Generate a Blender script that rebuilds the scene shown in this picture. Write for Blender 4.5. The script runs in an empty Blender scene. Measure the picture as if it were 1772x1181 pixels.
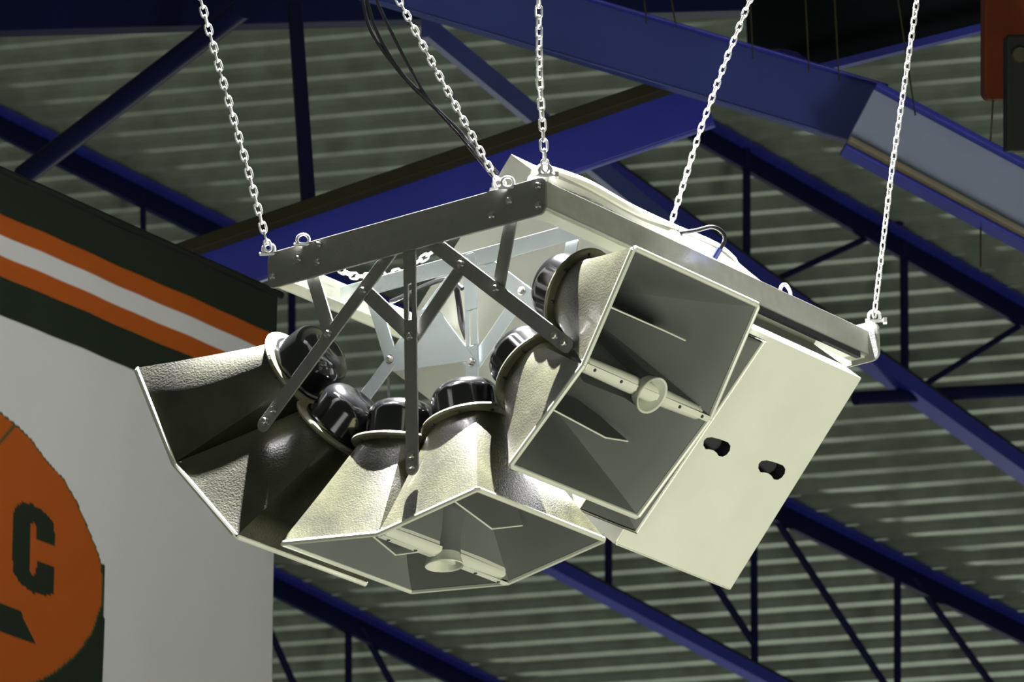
import bpy, bmesh, math, random
from mathutils import Matrix, Vector
random.seed(7)
C = bpy.context.scene.collection
sc = bpy.context.scene
PI = math.pi
# ---------------------------------------------------------------- camera
F = 11000.0                       # focal length in pixels of the 1772-wide photograph
PITCH = math.radians(19.37)
CAM = Vector((0, 0, 1.6))
RX = Vector((1, 0, 0)); UPV = Vector((0, -math.sin(PITCH), math.cos(PITCH))); FW = Vector((0, math.cos(PITCH), math.sin(PITCH)))
cd = bpy.data.cameras.new('camera'); cam = bpy.data.objects.new('camera', cd); C.objects.link(cam)
cam.location = CAM; cam.rotation_euler = (PI/2 + PITCH, 0, 0)
cd.sensor_width = 36; cd.lens = F/1772*36; cd.clip_end = 300
cd.dof.use_dof = True; cd.dof.focus_distance = 22.8; cd.dof.aperture_fstop = 9.5
sc.camera = cam
# ---------------------------------------------------------------- exposure and world
vs = sc.view_settings
vs.view_transform = 'Standard'; vs.look = 'None'; vs.gamma = 1; vs.exposure = 0.0; vs.use_curve_mapping = False
w = bpy.data.worlds.new('hall'); sc.world = w; w.use_nodes = True
bg = w.node_tree.nodes['Background']; bg.inputs[0].default_value = (.80, .90, .72, 1); bg.inputs[1].default_value = 0.13
# ---------------------------------------------------------------- cluster frame: x along the frame's long side, y along its short side, z down
RM = ((0.59609222, 0.80272759, 0.01739208), (0.25647502, -0.21089106, 0.94326323), (0.76085125, -0.55781124, -0.33159009))
TM = (0.12587826, -0.52726616, 22.81414894)
def cam2w(x, y, z): return RX*x - UPV*y + FW*z
cols = [cam2w(RM[0][k], RM[1][k], RM[2][k]) for k in range(3)]
org = CAM + cam2w(*TM)
MC = Matrix(((cols[0][0], cols[1][0], cols[2][0], org[0]), (cols[0][1], cols[1][1], cols[2][1], org[1]), (cols[0][2], cols[1][2], cols[2][2], org[2]), (0, 0, 0, 1)))
MCI = MC.inverted()
def ray(px, py): return RX*((px-886)/F) - UPV*((py-590.5)/F) + FW
def at(px, py, d): return CAM + ray(px, py)*d                       # point seen at a pixel, d metres in
def on_plane(px, py, p0, n):
    r = ray(px, py); return CAM + r*((p0-CAM).dot(n)/r.dot(n))
# ---------------------------------------------------------------- lamps
def lamp(name, kind, loc, target, energy, color, **k):
    d = bpy.data.lights.new(name, kind); d.energy = energy; d.color = color
    for a, b in k.items(): setattr(d, a, b)
    o = bpy.data.objects.new(name, d); C.objects.link(o); o.location = loc
    o.rotation_euler = (Vector(target)-Vector(loc)).to_track_quat('-Z', 'Y').to_euler()
    return o
tgt = MC @ Vector((.8, -.6, .5))
lamp('floodlight', 'SPOT', MC @ Vector((1.85, -1.55, -7.0)), tgt, 145000, (1, .97, 1), spot_size=math.radians(36), spot_blend=.15, shadow_soft_size=.05)
lamp('hall_fill', 'AREA', Vector((8, 17.5, .4)), tgt, 1500, (1, .98, .84), shape='DISK', size=5)  # unseen fill added in place of floor bounce from the lower right
lamp('hall_fill', 'AREA', Vector((-6, 4, 0.5)), tgt, 420, (.95, .97, .9), shape='DISK', size=6)  # second unseen fill, added from the lower left
lamp('rib_fill', 'AREA', Vector((3, 53, 1.5)), (0, 43, 17), 950, (.92, 1, .85), shape='DISK', size=2.5)  # unseen fill added low on the far side to bring out the deck ribs
# ---------------------------------------------------------------- materials
def mat(name, col, rough=.5, metal=0, bump=0, bscale=40, var=0, vscale=6, coat=0, spec=.5):
    m = bpy.data.materials.new(name); m.use_nodes = True; nt = m.node_tree; b = nt.nodes['Principled BSDF']
    b.inputs['Base Color'].default_value = (*col, 1); b.inputs['Roughness'].default_value = rough; b.inputs['Metallic'].default_value = metal
    b.inputs['Specular IOR Level'].default_value = spec
    if coat: b.inputs['Coat Weight'].default_value = coat; b.inputs['Coat Roughness'].default_value = .08
    tc = nt.nodes.new('ShaderNodeTexCoord')
    if var:
        n = nt.nodes.new('ShaderNodeTexNoise'); n.inputs['Scale'].default_value = vscale; n.inputs['Detail'].default_value = 5
        nt.links.new(tc.outputs['Object'], n.inputs['Vector'])
        r = nt.nodes.new('ShaderNodeValToRGB')
        r.color_ramp.elements[0].position = .3; r.color_ramp.elements[1].position = .7
        r.color_ramp.elements[0].color = (*[c*(1-var) for c in col], 1); r.color_ramp.elements[1].color = (*[min(1, c*(1+var)) for c in col], 1)
        nt.links.new(n.outputs[0], r.inputs[0]); nt.links.new(r.outputs[0], b.inputs['Base Color'])
    if bump:
        n = nt.nodes.new('ShaderNodeTexNoise'); n.inputs['Scale'].default_value = bscale; n.inputs['Detail'].default_value = 4
        nt.links.new(tc.outputs['Object'], n.inputs['Vector'])
        bp = nt.nodes.new('ShaderNodeBump'); bp.inputs['Strength'].default_value = bump; bp.inputs['Distance'].default_value = .01
        nt.links.new(n.outputs[0], bp.inputs['Height']); nt.links.new(bp.outputs[0], b.inputs['Normal'])
    return m
M = dict(
    plate=mat('grey_powder_coat', (.17, .17, .155), .45, 0, .15, 300, .06, 30),
    chan=mat('brushed_grey_steel', (.36, .37, .34), .42, .3, .1, 200, .08, 20),
    zinc=mat('zinc_strip', (.29, .33, .33), .4, .35, .05, 200, .06, 8),
    bolt=mat('bolt_steel', (.45, .45, .42), .25, .9),
    dark=mat('dark_slot', (.012, .012, .015), .6),
    fibre=mat('glossy_fibreglass', (.030, .031, .015), .34, 0, .2, 130, .4, 9, .15),
    flange=mat('raw_fibreglass_flange', (.075, .073, .04), .4, 0, .3, 60, .2, 12),
    horn=mat('horn_grey_paint', (.095, .106, .094), .5, 0, 0, 1, .05, 4),
    rim=mat('horn_rim_paint', (.52, .54, .44), .35, 0, 0, 1, .04, 6),
    driver=mat('black_gloss_cover', (.004, .0045, .0045), .14, 0, .03, 6, 0, 1, 0),
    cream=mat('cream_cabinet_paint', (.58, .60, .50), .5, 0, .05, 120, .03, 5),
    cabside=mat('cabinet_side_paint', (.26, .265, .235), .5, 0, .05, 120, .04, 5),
    chain=mat('galvanised_chain', (.62, .62, .60), .30, .45),
    cable=mat('black_cable', (.012, .012, .014), .25),
    blueplug=mat('blue_sleeve', (.03, .05, .25), .4),
    label=mat('paper_label', (.7, .7, .62), .6),
    deck=mat('galvanised_deck', (.235, .27, .232), .55, .15, .1, 60, .18, 5),
    blue=mat('blue_steel_paint', (.022, .028, .27), .45, 0, .05, 10, .12, 3),
    blue2=mat('greyish_blue_steel_paint', (.022, .034, .17), .5, 0, .05, 10, .15, 2),
    navy=mat('navy_steel_paint', (.006, .009, .045), .5, 0, .05, 10, .1, 3, spec=.08),
    pale=mat('lit_beam_paint', (.20, .23, .33), .6, 0, .1, 15, .06, 5),  # paler blue that puts the light on the right-edge beam into its colour
    brown=mat('dark_olive_steel', (.024, .023, .013), .7, 0, .1, 20, .15, 4, spec=.08),
    tan=mat('tan_flange', (.16, .14, .10), .6, 0, .1, 20, .15, 4),
    orange=mat('rusty_orange_paint', (.075, .014, .004), .6, 0, .1, 20, .15, 5, spec=.08),
    girder_black=mat('black_girder_paint', (.003, .004, .006), .8, spec=.08),  # even near-black coat of the upper right girder
    black=mat('black_housing', (.006, .007, .006), .5, 0, .1, 20, .15, 5, spec=.08),
)
# ---------------------------------------------------------------- mesh helpers
class MB:
    def __init__(s): s.v = []; s.f = []; s.mi = []
    def add(s, vs, fs, mi=0):
        b = len(s.v); s.v += [Vector(v) for v in vs]; s.f += [tuple(b+i for i in f) for f in fs]; s.mi += [mi]*len(fs)
    def box(s, a, b, T=None, mi=0):
        x0, y0, z0 = a; x1, y1, z1 = b
        v = [Vector(p) for p in ((x0,y0,z0),(x1,y0,z0),(x1,y1,z0),(x0,y1,z0),(x0,y0,z1),(x1,y0,z1),(x1,y1,z1),(x0,y1,z1))]
        if T: v = [T @ p for p in v]
        s.add(v, [(0,3,2,1),(4,5,6,7),(0,1,5,4),(1,2,6,5),(2,3,7,6),(3,0,4,7)], mi)
    def beam(s, p, q, w, h, up=(0, 0, 1), mi=0):
        p = Vector(p); q = Vector(q); d = (q-p); L = d.length; d.normalize(); up = Vector(up)
        sd = d.cross(up).normalized(); u = sd.cross(d)
        v = [o + sd*(a*w/2) + u*(b*h/2) for o in (p, q) for a, b in ((-1,-1),(1,-1),(1,1),(-1,1))]
        s.add(v, [(0,1,2,3),(7,6,5,4),(0,4,5,1),(1,5,6,2),(2,6,7,3),(3,7,4,0)], mi)
    def prism(s, pts, n, mi=0):
        """pts: planar polygon, n: thickness vector"""
        pts = [Vector(p) for p in pts]; n = Vector(n); k = len(pts)
        s.add(pts + [p+n for p in pts], [tuple(range(k))[::-1], tuple(range(k, 2*k))] + [(i, (i+1) % k, k+(i+1) % k, k+i) for i in range(k)], mi)
    def tube(s, pts, r, n=8, mi=0, closed=False):
        pts = [Vector(p) for p in pts]; k = len(pts); prev = None; rings = []
        for i, p in enumerate(pts):
            if closed: d = pts[(i+1) % k]-pts[i-1]
            else: d = pts[min(i+1, k-1)]-pts[max(i-1, 0)]
            d.normalize()
            if prev is None:
                a = Vector((0, 0, 1)) if abs(d.z) < .9 else Vector((1, 0, 0)); prev = d.cross(a).normalized()
            x = (prev - d*prev.dot(d)).normalized(); y = d.cross(x); prev = x
            rr = r[i] if isinstance(r, (list, tuple)) else r
            rings.append([p + x*(rr*math.cos(2*PI*j/n)) + y*(rr*math.sin(2*PI*j/n)) for j in range(n)])
        fs = []
        for i in range(k if closed else k-1):
            for j in range(n):
                a = i*n; b = ((i+1) % k)*n
                fs.append((a+j, a+(j+1) % n, b+(j+1) % n, b+j))
        if not closed: fs += [tuple(range(n))[::-1], tuple(range((k-1)*n, k*n))]
        s.add([v for r_ in rings for v in r_], fs, mi)
    def lathe(s, prof, o, ax, n=32, mi=0):
        """prof: (radius, distance along ax)"""
        o = Vector(o); ax = Vector(ax).normalized(); a = Vector((1, 0, 0)) if abs(ax.x) < .9 else Vector((0, 1, 0))
        x = ax.cross(a).normalized(); y = ax.cross(x); vs_ = []; fs = []
        for r, t in prof:
            for j in range(n): vs_.append(o + ax*t + x*(r*math.cos(2*PI*j/n)) + y*(r*math.sin(2*PI*j/n)))
        for i in range(len(prof)-1):
            for j in range(n): fs.append((i*n+j, i*n+(j+1) % n, (i+1)*n+(j+1) % n, (i+1)*n+j))
        s.add(vs_, fs, mi)
    def build(s, name, mats, parent=None, smooth=False, bevel=0, T=None):
        me = bpy.data.meshes.new(name)
        vv = [T @ v for v in s.v] if T else s.v
        me.from_pydata([tuple(v) for v in vv], [], s.f)
        for m in (mats if isinstance(mats, (list, tuple)) else [mats]): me.materials.append(M[m])
        for p, i in zip(me.polygons, s.mi): p.material_index = i
        bm = bmesh.new(); bm.from_mesh(me); bmesh.ops.recalc_face_normals(bm, faces=bm.faces); bm.to_mesh(me); bm.free()
        if smooth:
            me.shade_smooth()
            try: me.set_sharp_from_angle(angle=math.radians(35))
            except Exception: pass
        o = bpy.data.objects.new(name, me); C.objects.link(o)
        if parent: o.parent = parent
        if bevel:
            b = o.modifiers.new('bevel', 'BEVEL'); b.width = bevel; b.segments = 2; b.limit_method = 'ANGLE'
        return o
def tag(o, label=None, cat=None, group=None, kind=None):
    if label: o['label'] = label
    if cat: o['category'] = cat
    if group: o['group'] = group
    if kind: o['kind'] = kind
    return o
def thing(name, label, cat, mtx=None, group=None):
    o = bpy.data.objects.new(name, None); C.objects.link(o); o.empty_display_size = .1
    if mtx is not None: o.matrix_world = mtx
    return tag(o, label, cat, group)
def copy_tree(o, parent=None):
    c = o.copy(); C.objects.link(c)
    if parent: c.parent = parent
    for ch in list(o.children): copy_tree(ch, c)
    return c
def local(loc, a=0):
    """matrix of a thing in the cluster: at (u, v, n), turned by a about the long axis"""
    return MC @ Matrix.Translation(loc) @ Matrix.Rotation(a, 4, 'X')
def rounded(x0, y0, x1, y1, r, n=5):
    o = []
    for cx, cy, a0 in ((x1-r, y1-r, 0), (x0+r, y1-r, 90), (x0+r, y0+r, 180), (x1-r, y0+r, 270)):
        for i in range(n+1):
            a = math.radians(a0+90*i/n); o.append((cx+r*math.cos(a), cy+r*math.sin(a)))
    return o
# ================================================================= ROOF
RK = -.24
rd = Vector((1, RK, 0)).normalized(); SL = math.radians(20)
hd = Vector((-RK, 1, 0)).normalized(); sd_ = hd*math.cos(SL) - Vector((0, 0, math.sin(SL)))
rn = rd.cross(sd_).normalized()
if rn.z > 0: rn = -rn                                   # points down into the hall
RP = at(886, 590, 46)
def on_roof(px, py, off=0): return on_plane(px, py, RP + rn*off, rn)
mb = MB(); P = .2; prof = []
for i in range(-52, 52):
    s0 = i*P
    for ds, h in ((0, 0), (.110, 0), (.125, .06), (.170, .06), (.185, 0)): prof.append((s0+ds, h))
vs_ = []
for s_, h in prof:
    for x in (-10, 10): vs_.append(RP + sd_*s_ + rn*(h) + rd*x)
mb.add(vs_, [(2*i, 2*i+1, 2*i+3, 2*i+2) for i in range(len(prof)-1)])
deck = mb.build('ceiling', 'deck'); tag(deck, 'grey green corrugated metal roof deck seen from below', None, None, 'structure')
# roof trusses
def truss(label, a, b, bottoms, webs, cw=.16):
    A = on_roof(*a, off=.14); B = on_roof(*b, off=.14)
    t = thing('roof_truss', label, 'roof truss', Matrix.Translation(A), 'blue roof trusses')
    I = Matrix.Translation(-A)
    d = (B-A).normalized(); pn = d.cross(Vector((0, 0, 1))).normalized()
    m_ = MB(); m_.beam(A, B, cw, .035, rn); m_.beam(A+rn*.10, B+rn*.10, .03, .17, rn, 1)
    m_.build('top_chord', ('blue', 'navy'), t, T=I)
    V = lambda p: on_plane(p[0], p[1], A + rn*.1, pn)
    for p, q, wd in bottoms:
        m_ = MB(); P0, Q0 = V(p), V(q); m_.beam(P0, Q0, wd, wd*.8, (0, 0, 1)); m_.beam(P0+Vector((0,0,wd*.45)), Q0+Vector((0,0,wd*.45)), wd*1.02, .02, (0, 0, 1), 1)
        m_.build('bottom_chord', ('blue', 'brown'), t, T=I)
    for p, q, r in webs:
        m_ = MB(); m_.tube([V(p), V(q)], r, 12); m_.build('web_member', 'navy', t, smooth=True, T=I)
    return t
truss('blue roof truss crossing behind the loudspeakers from upper left to lower right', (-80, 160), (1860, 1125),
      [((860, 930), (1900, 1480), .12)],
      [((247, 335), (249, 470), .022), ((1304, 880), (1306, 1160), .028), ((1553, 1000), (1553, 1300), .028), ((1330, 880), (1620, 1320), .028),
       ((1580, 1000), (1800, 1300), .028), ((1130, 850), (1305, 1115), .028), ((1053, 780), (1053, 1030), .028), ((760, 620), (758, 880), .028), ((505, 470), (505, 760), .028)])
truss('blue roof truss at the bottom edge, starting beside the white banner', (330, 925), (1250, 1385), [],
      [((603, 1080), (603, 1400), .028), ((625, 1085), (740, 1300), .028), ((430, 1010), (560, 1300), .028)])
truss('blue roof truss at the upper right, above the cream cabinet', (1195, 205), (1900, 605),
      [((1020, 275), (1900, 905), .15)],
      [((1292, 250), (1292, 480), .028), ((1564, 420), (1566, 690), .03), ((1330, 490), (1560, 385), .022), ((1570, 685), (1860, 505), .022), ((1480, 690), (1900, 668), .05)])
# ---- large steel beams nearer than the deck
def face_beam(name, label, d0, d1, a, b, wpx, layers, group='large blue steel beams'):
    """a, b: ends of the centre line at distances d0, d1; layers: (offset from centre, height, depth, material)"""
    A = at(*a, d0); B = at(*b, d1); t = thing(name, label, 'steel beam', Matrix.Translation(A), group)
    I = Matrix.Translation(-A); d = (B-A).normalized()
    up = Vector((0, 0, 1)); up = (up - d*up.dot(d)).normalized()
    for nm, off, h, dep, mt in layers:
        m_ = MB(); m_.beam(A+up*off, B+up*off, dep, h, up); m_.build(nm, mt, t, T=I, bevel=.006)
    return t
face_beam('steel_beam', 'blue steel beam rising from the banner to the upper centre, olive top flange', 31, 31, (-200, 659), (1222, 173), 0,
          (('web', -.02, .235, .03, 'blue'), ('top_flange', .115, .065, .2, 'brown'), ('bottom_flange', -.142, .012, .034, 'blue')))
face_beam('steel_beam', 'wide greyish blue beam across the top centre of the picture', 31, 30.6, (500, -95), (1520, 205), 0,
          (('web', 0, .31, .04, 'blue2'), ('bottom_flange', -.155, .012, .06, 'blue2'), ('top_flange', .16, .014, .10, 'blue')))
face_beam('steel_beam', 'blue steel beam at the right edge, painted pale for the light on it, with tan lower flange', 30.4, 30.4, (1488, 200), (1830, 382), 0,
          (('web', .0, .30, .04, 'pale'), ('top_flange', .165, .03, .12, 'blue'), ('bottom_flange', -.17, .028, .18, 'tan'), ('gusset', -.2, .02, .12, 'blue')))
face_beam('steel_beam', 'very dark navy beam along the top edge of the picture', 34, 34, (-60, 20), (1330, -18), 0,
          (('web', 0, .27, .1, 'navy'),))
face_beam('steel_beam', 'dark vertical strut hanging from the top navy beam at left', 33.5, 32, (510, 10), (535, 372), 0,
          (('post', 0, .07, .07, 'navy'),))
A = at(420, 15, 33.4); B = at(40, 305, 34.5)
t = thing('round_brace', 'dark blue round pipe brace slanting down to the left', 'brace', Matrix.Translation(A), None)
mb = MB(); mb.tube([A, B], .06, 20); mb.build('pipe', 'navy', t, smooth=True, T=Matrix.Translation(-A))
A = at(735, 45, 33); B = at(1165, 400, 36)
t = thing('steel_brace', 'light blue flat brace passing behind the large crossing beams', 'brace', Matrix.Translation(A))
mb = MB(); mb.beam(A, B, .04, .125, (0, 0, 1)); mb.build('flat_bar', 'blue2', t, T=Matrix.Translation(-A))
A = at(1500, -10, 32.5)
t = thing('roof_girder', 'black girder end at the upper right', 'steel beam', Matrix.Translation(A))
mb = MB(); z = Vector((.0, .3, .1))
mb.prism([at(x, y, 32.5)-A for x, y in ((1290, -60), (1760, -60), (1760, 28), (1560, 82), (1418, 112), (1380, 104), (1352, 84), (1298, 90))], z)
mb.build('web', 'girder_black', t)
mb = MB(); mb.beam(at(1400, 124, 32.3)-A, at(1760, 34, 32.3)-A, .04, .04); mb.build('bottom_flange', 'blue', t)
mb = MB(); mb.prism([at(x, y, 31.0)-A for x, y in ((1318, 98), (1352, 84), (1380, 90), (1402, 108), (1400, 122), (1330, 112))], z*.2); mb.build('cleat', 'blue', t)
# hanging rods
for x0, y0, x1, y1, lb in ((1113, -20, 1119, 42, 'left rod of the pair hanging onto the wide blue beam'), (1158, -20, 1170, 46, 'right rod of the pair hanging onto the wide blue beam'), (1297, -20, 1303, 102, 'thin rod hanging beside the black girder, left of it'),
                       (1393, -20, 1400, 125, 'thin rod hanging in front of the black girder at its left end'), (1443, -20, 1452, 140, 'thin rod hanging in front of the middle of the black girder'), (1551, -20, 1584, 200, 'thin rod ending on the top of the pale beam'), (1719, 165, 1714, 245, 'short thin rod under the orange housing'), (1697, 372, 1697, 462, 'short rod below the pale beam at the right edge')):
    D_ = 27.1 if x0 == 1719 else 30.35
    A = at(x0, y0, D_); mb = MB(); mb.tube([Vector((0, 0, 0)), at(x1, y1, D_)-A], .0045, 6)
    o = mb.build('hanging_rod', 'brown', None); o.location = A; tag(o, lb, 'rod', 'thin hanging rods')
# orange housing and black box at the upper right
A = at(1740, 60, 27)
t = thing('orange_housing', 'dark orange housing with rounded lower corner at the upper right edge', 'housing', Matrix.Translation(A))
mb = MB(); s_ = 27/F
mb.prism([RX*((x)*s_) + UPV*(y*s_) for x, y in rounded(-36, -112, 90, 120, 14)], FW*.25); mb.build('shell', 'orange', t, bevel=.01)
A = at(1775, 160, 26.6)
t = thing('black_box', 'black box hanging in front of the orange housing at the right edge', 'box', Matrix.Translation(A))
mb = MB(); s_ = 26.6/F
mb.prism([RX*(x*s_) + UPV*(y*s_) for x, y in rounded(-33, -102, 60, 100, 5)], FW*.2); mb.build('shell', 'black', t, bevel=.01)
mb = MB(); mb.lathe([(0, -.015), (.03, -.015), (.035, 0)], RX*(-10*s_)+UPV*(66*s_), FW, 20); mb.build('knob', 'brown', t, smooth=True)
# ================================================================= BANNER
bh = Vector((1, 1.38, 0)).normalized(); bz = Vector((0, 0, 1)); bn = bh.cross(bz).normalized()
BO = at(479, 512, 28.0)
def bloc(px, py):
    p = on_plane(px, py, BO, bn) - BO; return p.dot(bh), p.z
def poly_in(p, poly):
    x, y = p; c = False; n = len(poly); j = n-1
    for i in range(n):
        xi, yi = poly[i]; xj, yj = poly[j]
        if (yi > y) != (yj > y) and x < (xj-xi)*(y-yi)/(yj-yi)+xi: c = not c
        j = i
    return c
bp = lambda L: [bloc(x/2.182, 640+y/2.182) for x, y in L]
oval = bp([(-560, 260), (-420, 110), (-250, 70), (-100, 100), (0, 160), (60, 208), (120, 262), (180, 345), (240, 415), (290, 500), (340, 620), (375, 720), (385, 800), (378, 900), (345, 1000), (290, 1080), (220, 1140), (160, 1175), (0, 1230), (-300, 1250), (-500, 1000)])
letC = bp([(45, 545), (55, 515), (85, 500), (120, 508), (170, 540), (203, 580), (203, 665), (137, 640), (137, 590), (125, 580), (112, 590), (108, 760), (118, 778), (132, 770), (138, 720), (200, 745), (198, 850), (165, 858), (120, 845), (70, 805), (42, 760), (42, 720)])
swoosh = bp([(-200, 820), (0, 882), (75, 915), (133, 1042), (0, 988), (-200, 930)])
blk = bp([(375, 740), (390, 740), (385, 1300), (-200, 1300), (-200, 1100), (160, 1150), (300, 1040)])
seam = bp([(-60, 330), (55, 203), (62, 212), (-60, 345)])
def edge_dist(p, poly):
    best = 9; x, y = p
    for i in range(len(poly)):
        x0, y0 = poly[i-1]; x1, y1 = poly[i]; dx, dy = x1-x0, y1-y0
        t_ = max(0, min(1, ((x-x0)*dx+(y-y0)*dy)/(dx*dx+dy*dy))); best = min(best, math.hypot(x-x0-t_*dx, y-y0-t_*dy))
    return best
# stripe heights measured down the right edge
topz = bloc(479, 512)[1]
s1, s2, s3, s4, s5 = [bloc(0, y)[1] - bloc(0, 283)[1] for y in (354, 391, 427, 462, 531)]
BW = 2.75; BHt = 3.3; NX = 300; NZ = 330
WH, OR, BK, GR = (.27, .27, .28), (.165, .036, .004), (.006, .010, .006), (.015, .03, .01)
vs_ = []; cl = []; obx = max(p[0] for p in oval)+.03; obt = max(p[1] for p in oval)+.03
for j in range(NZ+1):
    b_ = -BHt*j/NZ
    for i in range(NX+1):
        a_ = -BW*(1-i/NX)
        wv = .35*(.010*math.sin(a_*7+b_*2.5) + .006*math.sin(a_*19-b_*3) + .006*math.sin(b_*5+a_*2))
        vs_.append(bh*a_ + bz*b_ + bn*wv)
        if b_ > s1: c = BK
        elif b_ > s2: c = OR
        elif b_ > s3: c = WH
        elif b_ > s4: c = OR
        elif b_ > s5: c = BK
        else:
            c = WH; p = (a_, b_)
            if a_ < obx and b_ < obt:
                if poly_in(p, oval):
                    c = OR
                    if poly_in(p, letC) or poly_in(p, swoosh): c = BK
                    elif poly_in(p, seam): c = GR
                    elif edge_dist(p, oval) < .008: c = GR
                elif poly_in(p, blk): c = BK
        cl.append((*c, 1))
me = bpy.data.meshes.new('banner'); me.from_pydata([tuple(v) for v in vs_], [], [(j*(NX+1)+i, j*(NX+1)+i+1, (j+1)*(NX+1)+i+1, (j+1)*(NX+1)+i) for j in range(NZ) for i in range(NX)])
ca = me.color_attributes.new('print', 'FLOAT_COLOR', 'POINT')
ca.data.foreach_set('color', [x for c in cl for x in c])
me.shade_smooth()
m = mat('printed_cloth', (1, 1, 1), .8, 0, .2, 400, spec=.08); nt = m.node_tree
an = nt.nodes.new('ShaderNodeAttribute'); an.attribute_name = 'print'; nt.links.new(an.outputs['Color'], nt.nodes['Principled BSDF'].inputs['Base Color'])
me.materials.append(m)
t = thing('banner', 'white cloth banner with black and orange stripes and an orange ball emblem with letter C', 'banner', Matrix.Translation(BO))
o = bpy.data.objects.new('cloth', me); C.objects.link(o); o.parent = t
sf = o.modifiers.new('thick', 'SOLIDIFY'); sf.thickness = .004
mb = MB(); mb.tube([bh*(-BW-.03)+bz*.01, bh*.03+bz*.01], .018, 10); mb.build('top_rod', 'black', t, smooth=True)
# ================================================================= LOUDSPEAKER CLUSTER
# ---- suspension frame
LF, WF = 2.086, 1.279
fr = thing('suspension_rig', 'grey steel suspension frame with flat bracing bars carrying the loudspeakers', 'frame', local((0, 0, 0)))
def end_plate(u, th):
    m_ = MB(); m_.prism([(u, y, z_) for y, z_ in rounded(-1.275, -.068, .0, .075, .03)], (th, 0, 0)); return m_.build('end_plate', 'plate', fr, bevel=.003)
end_plate(-.012, .012)
m_ = MB(); m_.prism([(LF, y, z_) for y, z_ in rounded(-1.29, -.085, .045, .075, .035)], (.012, 0, 0)); m_.build('end_plate', 'chan', fr, bevel=.003)
for v0, sg, nm in ((0, -1, 'side_channel'), (-WF, 1, 'side_channel')):
    m_ = MB(); x0, x1 = .0, LF
    m_.box((x0, min(v0, v0+sg*.006), -.05), (x1, max(v0, v0+sg*.006), .05))
    for zz in (-.05, .044): m_.box((x0, min(v0, v0+sg*.05), zz), (x1, max(v0, v0+sg*.05), zz+.006))
    m_.build(nm, 'chan', fr, bevel=.002)
mb = MB(); mb.box((.0, -.085, .048), (LF, -.02, .056)); mb.build('lower_strip', 'rim', fr, bevel=.002)
mb = MB(); mb.box((.0, -WF+.02, .048), (LF, -WF+.085, .056)); mb.build('lower_strip', 'rim', fr, bevel=.002)
mb = MB(); mb.box((1.2, -.02, .052), (LF-.06, .0, .075)); mb.build('rail', 'dark', fr)
def bolt(u, y, z_, par, r=.014, dr=-1):
    m_ = MB(); m_.lathe([(r*1.5, 0), (r*1.5, .003), (r, .003), (r, .010), (r*.75, .014), (0, .014)], (0, 0, 0), (dr, 0, 0), 6 if r > .013 else 12)
    o = m_.build('bolt', 'bolt', par); o.location = (u, y, z_); return o
for y, z_ in ((-1.128, -.011), (-1.039, .021), (-.159, -.008), (-.238, .029), (-.029, -.035), (-.029, .04), (-1.25, .03), (-1.035, -.045)): bolt(-.012, y, z_, fr, .011)
# flat bracing bars
def flat_bar(u, a, b, wd, mt, slot=None, th=.008):
    a = Vector((0, *a)); b = Vector((0, *b)); d = (b-a).normalized(); s = Vector((0, -d.z, d.y)); pts = []
    for c, sg in ((b, 1), (a, -1)):
        for i in range(9):
            t_ = math.radians(-90+180*i/8); pts.append(c + d*(sg*math.cos(t_)*wd/2) + s*(sg*math.sin(t_)*wd/2))
    m_ = MB()
    if slot:
        p0, p1 = slot; q0 = a+d*p0; q1 = a+d*p1; h = wd/2; g = .008; ex = d*(wd/2)
        m_.prism([a-ex*.8-s*h*.6, a-s*h, q0-s*h, q0+s*h, a+s*h, a-ex*.8+s*h*.6], (th, 0, 0))
        m_.prism([q0-s*h, q1-s*h, q1-s*g, q0-s*g], (th, 0, 0)); m_.prism([q0+s*g, q1+s*g, q1+s*h, q0+s*h], (th, 0, 0))
        m_.prism([q1+s*h, q1-s*h] + pts[:9], (th, 0, 0))
    else: m_.prism(pts, (th, 0, 0))
    o = m_.build('bracing_bar', mt, fr, bevel=.0015); o.location = (u, 0, 0)
    return o
CV = -.62
for u, mt, k in ((0.0, 'plate', 0), (.37, 'zinc', 1)):
    z0 = .03
    flat_bar(u+.002, (-1.31, .59), (-.70, .045), .056, mt)
    flat_bar(u+.002, (.07, .59), (-.54, .045), .056, mt)
    flat_bar(u+.011, (-.839, .176), (CV, .404), .056, mt)
    flat_bar(u+.011, (-.392, .176), (CV, .404), .056, mt)
    flat_bar(u+.011, (-1.09, .04), (-1.004, .306), .056, mt)
    flat_bar(u+.011, (-.17, .04), (-.236, .306), .056, mt)
    flat_bar(u-.007, (CV, .0), (CV, .905), .056, mt, (.20, .34))
    for y, z_ in ((-1.30, .58), (-1.26, .545), (-1.004, .306), (-.839, .176), (-.392, .176), (-.236, .306), (.06, .58), (.02, .545)): bolt(u+.002, y, z_, fr, .012)
    for z_ in (.404, .86, .90): bolt(u-.007, CV, z_, fr, .012)
mb = MB(); mb.box((.365, -WF+.05, -.03), (.371, -.05, .035)); mb.build('cross_bar', 'zinc', fr, bevel=.002)
mb = MB(); mb.prism([(.36, -.88, .15), (.36, -.78, .15), (.36, -.60, .40), (.36, -.98, .36)], (.006, 0, 0)); mb.build('gusset', 'zinc', fr)
mb = MB(); mb.box((.12, -WF+.0065, -.035), (.20, -WF+.009, .02)); mb.build('paper_label', 'label', fr)
mb = MB(); mb.box((.145, -WF+.009, -.012), (.165, -WF+.010, .0)); mb.build('label_mark', 'dark', fr)
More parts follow.
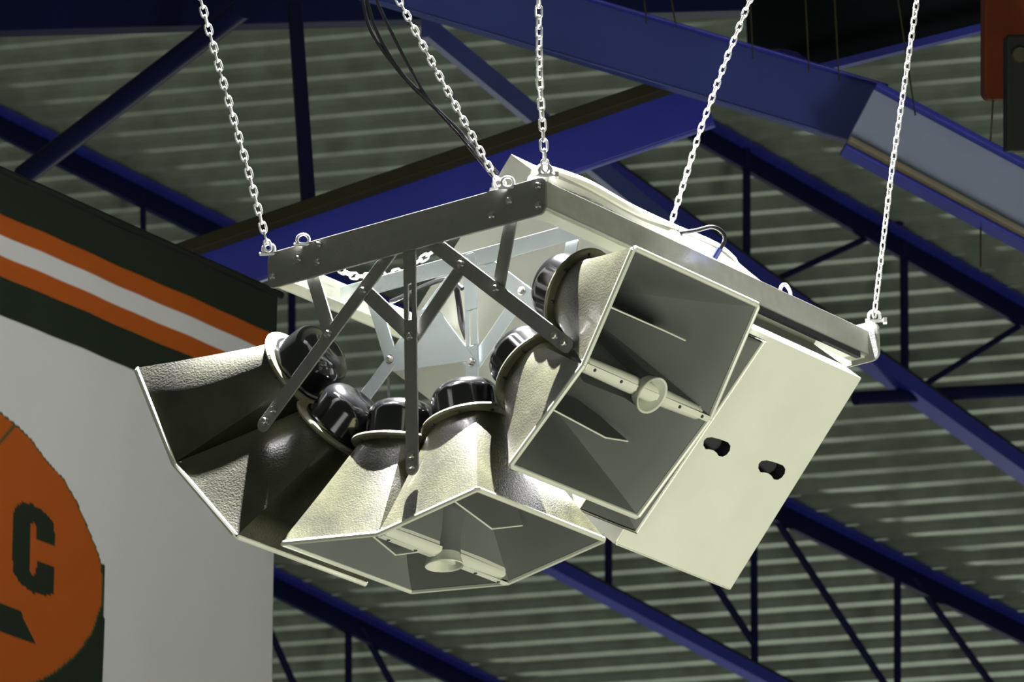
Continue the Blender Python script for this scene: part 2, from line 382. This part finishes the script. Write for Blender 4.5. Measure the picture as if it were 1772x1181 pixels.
# ---- horn loudspeakers: x along the hinge, y across, z outward; origin on the hinge line at the mouth
LH, WH_, DL = .454, .783, math.radians(16.7)/2
DEP = .44
def horn_frame(k):
    ax = Vector((0, k*math.sin(DL), math.cos(DL))); s = Vector((0, k*math.cos(DL), -math.sin(DL)))
    return s*(LH/2), s, ax
def horn_pt(k, u, s_, t_):
    o, s, ax = horn_frame(k); return o + Vector((u, 0, 0)) + s*s_ - ax*t_
NP = 64
def rect_circ(hu, hs, r, q, cu=-.03):
    out = []
    for i in range(NP):
        sd, f = divmod(i, 16); f /= 16
        c = [(-1, -1), (1, -1), (1, 1), (-1, 1), (-1, -1)]
        rx = (c[sd][0]*(1-f)+c[sd+1][0]*f)*hu; ry = (c[sd][1]*(1-f)+c[sd+1][1]*f)*hs
        a = math.radians(-135 + 360*i/NP); cx = r*math.cos(a)+cu; cy = r*math.sin(a)
        out.append((rx*(1-q)+cx*q, ry*(1-q)+cy*q))
    return out
def horn_shell(k, hu, hs, r, dep, inset, n=14, pw=.85):
    rings = []
    for i in range(n+1):
        t_ = i/n; q = t_**pw
        rings.append([horn_pt(k, a, b, inset + t_*(dep-inset)) for a, b in rect_circ(hu, hs, r, q)])
    return rings
def loft(m_, rings, cap=False, mi=0):
    n = len(rings[0])
    m_.add([v for r_ in rings for v in r_], [(i*n+j, i*n+(j+1) % n, (i+1)*n+(j+1) % n, (i+1)*n+j) for i in range(len(rings)-1) for j in range(n)], mi)
    if cap: m_.add(rings[-1], [tuple(range(n))], mi)
def make_unit():
    t = thing('horn_loudspeaker', 'x', 'loudspeaker', Matrix.Identity(4), 'twin horn loudspeakers fanned out under the frame')
    for k in (-1, 1):
        m_ = MB(); loft(m_, horn_shell(k, WH_/2, LH/2, .146, DEP, .004, pw=.96)); o = m_.build('horn_bell', 'fibre', t, smooth=True)
        m_ = MB(); loft(m_, horn_shell(k, WH_/2-.012, LH/2-.012, .075, DEP-.02, .004), True); m_.build('horn_interior', 'horn', t, smooth=True)
        o_, s, ax = horn_frame(k)
        # throat disc, its black standing in for the shade deep in the horn
        m_ = MB(); m_.lathe([(.07, -.0), (0, 0)], horn_pt(k, -.03, 0, DEP-.035), ax, 24); m_.build('throat_shade', 'dark', t)
        # rim on the three free sides, and a fine edge along the hinge
        m_ = MB(); e = .011; zt = .012
        path = [(-WH_/2+e*.4, -LH/2+.0), (-WH_/2+e*.4, LH/2-.012), (-WH_/2+.012, LH/2-e*.4), (WH_/2-.012, LH/2-e*.4), (WH_/2-e*.4, LH/2-.012), (WH_/2-e*.4, -LH/2)]
        pp = [horn_pt(k, a, b*k if False else b*1, .004) for a, b in ([(a, (b)) for a, b in path])]
        if k < 0: pp = [horn_pt(k, a, b, .004) for a, b in path]
        m_.tube(pp, .0105, 8); m_.build('mouth_rim', 'rim', t, smooth=True)
        # driver flange and cover
        fc = horn_pt(k, -.03, 0, DEP)
        m_ = MB(); m_.lathe([(.143, -.014), (.176, -.004), (.181, .004), (.176, .012), (.10, .012)], fc, -ax, 40)
        fl = m_.build('driver_flange', 'flange', t, smooth=True)
        for q in range(8):
            a = math.radians(22+45*q); b_ = MB(); c = fc + Vector((math.cos(a)*.160, 0, 0)) + s*(math.sin(a)*.160) + ax*.006
            b_.lathe([(.006, 0), (.006, .012), (0, .013)], c, ax, 8); b_.build('screw', 'dark', fl)
        m_ = MB(); pr = [(.142, .014), (.142, .022), (.132, .026), (.129, .05), (.128, .105)]
        for i in range(1, 11):
            a = math.radians(9*i); pr.append((.050 + .078*math.cos(a) if i < 10 else .050, .105 + .062*math.sin(a)))
        pr += [(.047, .1655), (.0, .160)]
        m_.lathe(pr, fc, -ax, 48); m_.build('driver_cover', 'driver', t, smooth=True)
        # vane: flat plate across the horn, pointed towards the mouth
        m_ = MB(); pts = [(-.27, .105), (0.0, .035), (.20, .10), (.15, .33), (-.12, .33)]
        tv = s*.004
        m_.prism([horn_pt(k, a, 0, d)-tv*.5 for a, d in pts], tv); m_.build('vane', 'horn', t)
        m_ = MB(); m_.tube([horn_pt(k, a, 0, d) for a, d in pts[:3]], .0035, 6); m_.build('vane_lit_edge', 'rim', t, smooth=True)  # pale bead painting the light caught on the vane's front edge
    # hinge fairing with screw strip, tweeter cone
    m_ = MB(); n = 10; vv = []
    xs = [-WH_/2+.01, -WH_/2+.03, -.1, .1, WH_/2-.06, WH_/2-.01]; rs = [.010, .030, .034, .034, .026, .010]
    for x, r in zip(xs, rs):
        for i in range(n+1):
            a = PI*i/n; vv.append((x, r*math.cos(a)*1.0, -.03 + r*1.0*math.sin(a)))
    m_.add(vv, [(i*(n+1)+j, i*(n+1)+j+1, (i+1)*(n+1)+j+1, (i+1)*(n+1)+j) for i in range(len(xs)-1) for j in range(n)])
    m_.box((-WH_/2+.05, -.026, -.05), (WH_/2-.05, .026, -.03))
    hf = m_.build('hinge_fairing', 'rim', t, smooth=True)
    m_ = MB(); m_.box((-WH_/2+.012, -.012, .0), (WH_/2-.012, .012, .006)); m_.build('screw_strip', 'rim', hf, bevel=.002)
    for x in (-.33, -.17, .19, .33):
        m_ = MB(); m_.lathe([(.007, 0), (.006, .003), (0, .003)], (x, 0, .006), (0, 0, 1), 10); m_.build('screw', 'dark', hf)
    tw = MB(); tw.lathe([(.060, -.02), (.067, .012), (.072, .022), (.070, .026), (.064, .022), (.045, -.03), (.028, -.07), (.016, -.085)], (.0, 0, 0), (0, 0, 1), 36)
    o = tw.build('tweeter_horn', 'rim', t, smooth=True)
    m_ = MB(); m_.lathe([(.095, -.27), (.078, -.17), (.062, -.08), (.062, -.018)], (0, 0, 0), (0, 0, 1), 36); m_.build('tweeter_body', 'horn', o, smooth=True)
    m_ = MB(); m_.lathe([(.017, -.084), (0, -.084)], (0, 0, 0), (0, 0, 1), 20); m_.build('tweeter_throat', 'dark', o)

    return t
units = (((.303, -1.666, .692), 1.006, 'left horn loudspeaker turned away, its open mouths facing the banner'),
         ((.303, -.714, 1.158), -.024, 'lowest horn loudspeaker with its two mouths pointing straight down'),
         ((.303, .207, .719), -.891, 'right horn loudspeaker with its two mouths open towards the viewer'))
unit0 = make_unit()
for i, (p, a, lb) in enumerate(units):
    o = unit0 if i == 0 else copy_tree(unit0)
    o.matrix_world = local(p, a); o['label'] = lb
# ---- cream cabinet : x along u, y up the front face, z outward
CL, CD, CU = .951, 1.43, .751
cab = thing('speaker_cabinet', 'large cream box cabinet with two small dark handle slots behind the right horn', 'speaker cabinet', local((1.076, -.501, .954), -.848))
cmi = (MC @ Matrix.Translation((1.076, -.501, .954)) @ Matrix.Rotation(-.848, 4, 'X')).inverted()
def cabxy(px, py):
    n = (cmi.inverted().to_3x3() @ Vector((0, 0, 1))).normalized(); p = on_plane(px, py, cmi.inverted() @ Vector((0, 0, 0)), n)
    q = cmi @ p; return (q.x, q.y)
slotpx = [(1217, 771), (1218, 763), (1223, 758), (1232, 757), (1247, 761), (1260, 766), (1264, 772), (1263, 780), (1258, 787), (1251, 791), (1244, 790), (1240, 784), (1235, 780), (1228, 778), (1221, 778)]
slots = [[cabxy(x+dx, y+dy) for x, y in slotpx] for dx, dy in ((0, 0), (95, 40))]
bm = bmesh.new()
def loop(pts):
    v = [bm.verts.new((x, y, 0)) for x, y in pts]; return v, [bm.edges.new((v[i-1], v[i])) for i in range(len(v))]
allE = loop(rounded(0, 0, CU, CL, .004, 2))[1]; sl = []
for s_ in slots:
    v, e = loop(s_); allE += e; sl.append(v)
bmesh.ops.triangle_fill(bm, use_beauty=True, use_dissolve=False, edges=allE)
inner = [f for f in bm.faces if any(poly_in(tuple(f.calc_center_median())[:2], s_) for s_ in slots)]
bmesh.ops.delete(bm, geom=inner, context='FACES_ONLY')
for f in bm.faces:
    if f.normal.z < 0: f.normal_flip()
for v in sl:
    w2 = [bm.verts.new((p.co.x, p.co.y, -.05)) for p in v]
    for i in range(len(v)): f = bm.faces.new((v[i-1], v[i], w2[i], w2[i-1])); f.material_index = 1
    f = bm.faces.new(w2); f.material_index = 1
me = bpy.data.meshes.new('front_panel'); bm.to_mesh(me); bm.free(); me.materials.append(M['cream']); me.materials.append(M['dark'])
o = bpy.data.objects.new('front_panel', me); C.objects.link(o); o.parent = cab
mb = MB(); z1 = -CD
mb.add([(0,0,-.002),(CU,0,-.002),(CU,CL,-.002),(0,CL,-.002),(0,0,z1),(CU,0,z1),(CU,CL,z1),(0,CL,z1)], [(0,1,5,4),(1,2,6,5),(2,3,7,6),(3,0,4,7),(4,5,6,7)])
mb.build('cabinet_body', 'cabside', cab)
mb = MB(); mb.tube([(.002, .01, -.001), (.002, CL-.01, -.001)], .004, 6); mb.tube([(.01, .002, -.001), (CU-.01, .002, -.001)], .004, 6); mb.build('panel_edge', 'rim', cab, smooth=True)
# ---- rectangular horn beside the cabinet
ra = math.atan2(.30-.925, .185+.42)
bh_ = thing('rectangular_horn', 'rectangular grey horn with cream rim half hidden behind the right horn', 'loudspeaker', local((.72, -.42, .925), ra))
m_ = MB(); RL = .87; RW = .38
def rr(ins, z_, w0=0): return [Vector((x, y, z_)) for x, y in ((ins, ins), (RW-ins, ins), (RW-ins, RL-ins), (ins, RL-ins))]
loft(m_, [rr(0, 0), rr(.03, -.08), rr(.1, -.16)], True); m_.build('horn_body', 'horn', bh_)
m_ = MB(); loft(m_, [rr(.012, 0), rr(.05, -.07), rr(.11, -.15)], True); m_.build('horn_interior', 'horn', bh_)
m_ = MB(); m_.tube(rr(.005, 0), .008, 8, closed=True); m_.build('mouth_rim', 'rim', bh_, smooth=True)
# ================================================================= CHAINS
def link_mesh(p):
    d = p*.24; hl = (p+d)/2 - p*.33; r = p*.33; m_ = MB(); pts = []
    for cy, a0 in ((hl, 0), (-hl, 180)):
        for i in range(7):
            a = math.radians(a0+180*i/6); pts.append((r*math.cos(a), 0, cy + r*math.sin(a)))
    m_.tube(pts, d/2, 8, closed=True)
    me = bpy.data.meshes.new('link'); me.from_pydata([tuple(v) for v in m_.v], [], m_.f); me.materials.append(M['chain']); me.shade_smooth(); return me
def chain(label, pts, pitch, twist=0, seed=0, tw=0.0):
    """pts world polyline, bottom end first"""
    pts = [Vector(p) for p in pts]; me = link_mesh(pitch)
    t = thing('suspension_chain', label, 'chain', Matrix.Translation(pts[0]), 'steel chains')
    seg = 0; pos = pts[0].copy(); i = 0; acc = 0; rnd = random.Random(seed)
    cum = [0]
    for a, b in zip(pts, pts[1:]): cum.append(cum[-1]+(b-a).length)
    n = int(cum[-1]/pitch)
    for i in range(n):
        s_ = (i+.5)*pitch; k = max(j for j in range(len(pts)-1) if cum[j] <= s_)
        d = (pts[k+1]-pts[k]).normalized(); p = pts[k]+d*(s_-cum[k])
        q = d.to_track_quat('Z', 'Y').to_matrix().to_4x4()
        rot = Matrix.Rotation(twist + (PI/2)*(i % 2) + tw*i + rnd.uniform(-.12, .12), 4, 'Z')
        o = bpy.data.objects.new('link', me); C.objects.link(o); o.parent = t
        o.matrix_local = Matrix.Translation(p-pts[0]) @ q @ rot
    return t
def W(u, y, z_): return MC @ Vector((u, y, z_))
def depth(p): return (p-CAM).dot(FW)
def up_from(p, px, py): return at(px, py, depth(p))
p1 = W(-.02, -1.262, -.075); chain('leftmost chain, dull steel, running up from the left end of the front plate', [p1, up_from(p1, 425, 280), up_from(p1, 385, 140), up_from(p1, 343, -15), up_from(p1, 328, -70)], .0345, .6)
p2 = W(.03, -.235, -.10); chain('second chain from the left, beside the black cables', [p2, up_from(p2, 800, 205), up_from(p2, 735, 85), up_from(p2, 690, 0), up_from(p2, 662, -60)], .031, .9, 1)
p3 = W(.02, -.02, -.10); chain('middle chain, hanging straight above the near corner of the frame', [p3, up_from(p3, 934, 140), up_from(p3, 932, 0), up_from(p3, 931, -60)], .037, .3, 2, .05)
p4 = W(1.0, -.35, -.28); p4 = at(1160, 392, depth(W(1.1, -.5, -.2))); chain('second chain from the right, ending behind the lit frame edge', [p4, up_from(p4, 1212, 225), up_from(p4, 1260, 95), up_from(p4, 1298, 0), up_from(p4, 1322, -60)], .029, .4, 3)
p5 = W(LF-.0, .03, -.10); chain('rightmost chain, brightly lit, rising from the far right corner of the frame', [p5, up_from(p5, 1543, 300), up_from(p5, 1565, 150), up_from(p5, 1587, 0), up_from(p5, 1597, -60)], .029, .5, 4)
dz = lambda px, py, u: on_plane(px, py, W(u, 0, 0), (MC.to_3x3() @ Vector((1, 0, 0))))
chain('slack chain lying across the inside of the frame above the left bars', [dz(575, 462, .45), dz(612, 478, .45), dz(655, 480, .45), dz(700, 468, .45), dz(735, 446, .45), dz(765, 425, .45)], .034, .4, 5)
ct = [W(.12, -.05, -.075), W(.35, -.05, -.085), W(.6, -.06, -.08), W(.95, -.07, -.07)]
chain('slack chain laid along the top of the right frame channel', ct, .04, .4, 6)
# pale cable bundle on the channel
def bundle():
    pts = [W(.03, -.06, -.085), W(.3, -.07, -.105), W(.6, -.07, -.09), W(.9, -.08, -.10), W(1.18, -.09, -.115), W(1.30, -.09, -.09), W(1.42, -.08, -.06)]
    m_ = MB(); o0 = pts[0]
    rr_ = random.Random(3)
    for k in range(4):
        oy, oz = ((-.022, .0), (.02, .0), (-.01, -.026), (.02, -.03))[k]
        q = spline([p + MC.to_3x3() @ Vector((0, oy+rr_.uniform(-.008, .008), oz*(1 if i < 5 else .3))) for i, p in enumerate(pts)], 6)
        m_.tube([p-o0 for p in q], [.024 if i < len(q)-8 else .018 for i in range(len(q))], 10)
    o = m_.build('cable_bundle', 'label', None, smooth=True); o.location = o0
    tag(o, 'pale bundle of thick cables lying along the top of the right frame channel', 'cable bundle')
# shackles
def shackle(p, lb, mt='bolt'):
    t = thing('shackle', lb, 'shackle', Matrix.Translation(p), 'chain shackles')
    m_ = MB(); m_.tube([(.022*math.cos(a)*1.0, 0, .022*math.sin(a)+.012) for a in [math.radians(-50+280*i/14) for i in range(15)]], .006, 8); m_.build('bow', 'chain', t, smooth=True)
    m_ = MB(); m_.tube([(-.034, 0, -.006), (.034, 0, -.006)], .007, 8); m_.build('pin', 'chain', t, smooth=True)
    m_ = MB(); m_.box((.034, -.012, -.016), (.048, .012, .004)); m_.build('pin_head', 'chain', t)
for p, lb in ((p1, 'shackle under the leftmost chain'), (p2, 'shackle under the chain beside the cables'), (p3, 'shackle under the middle chain'), (p5, 'shackle under the rightmost chain'), (W(-.02, -1.10, -.075), 'shackle on the front plate, right of the leftmost chain'), (W(-.02, -.16, -.075), 'shackle on the front plate between the two middle chains')): shackle(p+Vector((0, 0, -.01)), lb)
for (y, z_) in ((-1.04, -.07), (.0, 0)):
    pass
# ================================================================= CABLES
def spline(pts, n=8):
    pts = [Vector(p) for p in pts]; out = []
    for i in range(len(pts)-1):
        p0 = pts[max(i-1, 0)]; a = pts[i]; b = pts[i+1]; p3_ = pts[min(i+2, len(pts)-1)]
        for k in range(n):
            t_ = k/n; out.append(.5*((2*a)+(b-p0)*t_+(2*p0-5*a+4*b-p3_)*t_*t_+(3*a-p0-3*b+p3_)*t_**3))
    return out+[pts[-1]]
def cable(name, label, pts, r, cat='cable', group=None, mt='cable'):
    pp = spline(pts); m_ = MB(); m_.tube([p-pp[0] for p in pp], r, 10); o = m_.build(name, mt, None, smooth=True); o.location = pp[0]; return tag(o, label, cat, group)
d2 = depth(p2)
for L, lb in (([(610, -60), (627, 0), (645, 60), (700, 135), (755, 190), (800, 240), (853, 305)], 'leftmost of three black cables coming down beside the chain'),
              ([(620, -60), (635, 0), (652, 55), (690, 120), (745, 178), (806, 238), (858, 303)], 'middle of three black cables coming down beside the chain'),
              ([(640, -60), (652, 0), (682, 65), (708, 115), (740, 170), (790, 225), (862, 300)], 'rightmost of three black cables coming down beside the chain')):
    cable('black_cable', lb, [at(x, y, d2+.05*i*.1) for i, (x, y) in enumerate(L)], .0065, 'cable', 'black cables')
dd = depth(W(.9, -.02, -.1))
o = cable('black_cable', 'short cable looping over the lit edge of the frame, ending in a blue sleeve', [at(x, y, dd) for x, y in ((1125, 384), (1165, 402), (1200, 400), (1232, 393), (1250, 402), (1254, 416), (1246, 432))], .0075, 'cable', 'black cables')
m_ = MB(); m_.tube([at(1246, 430, dd)-o.location, at(1236, 447, dd)-o.location], .012, 10); m_.build('blue_sleeve', 'blueplug', o, smooth=True)
du = lambda x, y, u: dz(x, y, u)
cable('black_cable', 'black cable crossing behind the centre bar of the frame', [du(x, y, .6) for x, y in ((676, 523), (705, 510), (740, 493), (775, 484), (800, 500))], .009, 'cable', 'black cables')
cable('black_cable', 'short thick black cable hanging in front of the grey cabinet side', [du(x, y, .75) for x, y in ((790, 497), (795, 530), (799, 560), (808, 586))], .012, 'cable', 'black cables')
cable('black_cable', 'thin black cable dropping behind the low left driver', [du(x, y, .5) for x, y in ((672, 655), (674, 700))], .005, 'cable', 'black cables')
bundle()
cable('wire_loop', 'small wire loop on top of the frame at its right end', [W(1.53, -.03, -.05), W(1.54, -.03, -.085), W(1.57, -.03, -.10), W(1.60, -.03, -.08), W(1.60, -.03, -.05)], .007, 'wire', None, 'chain')
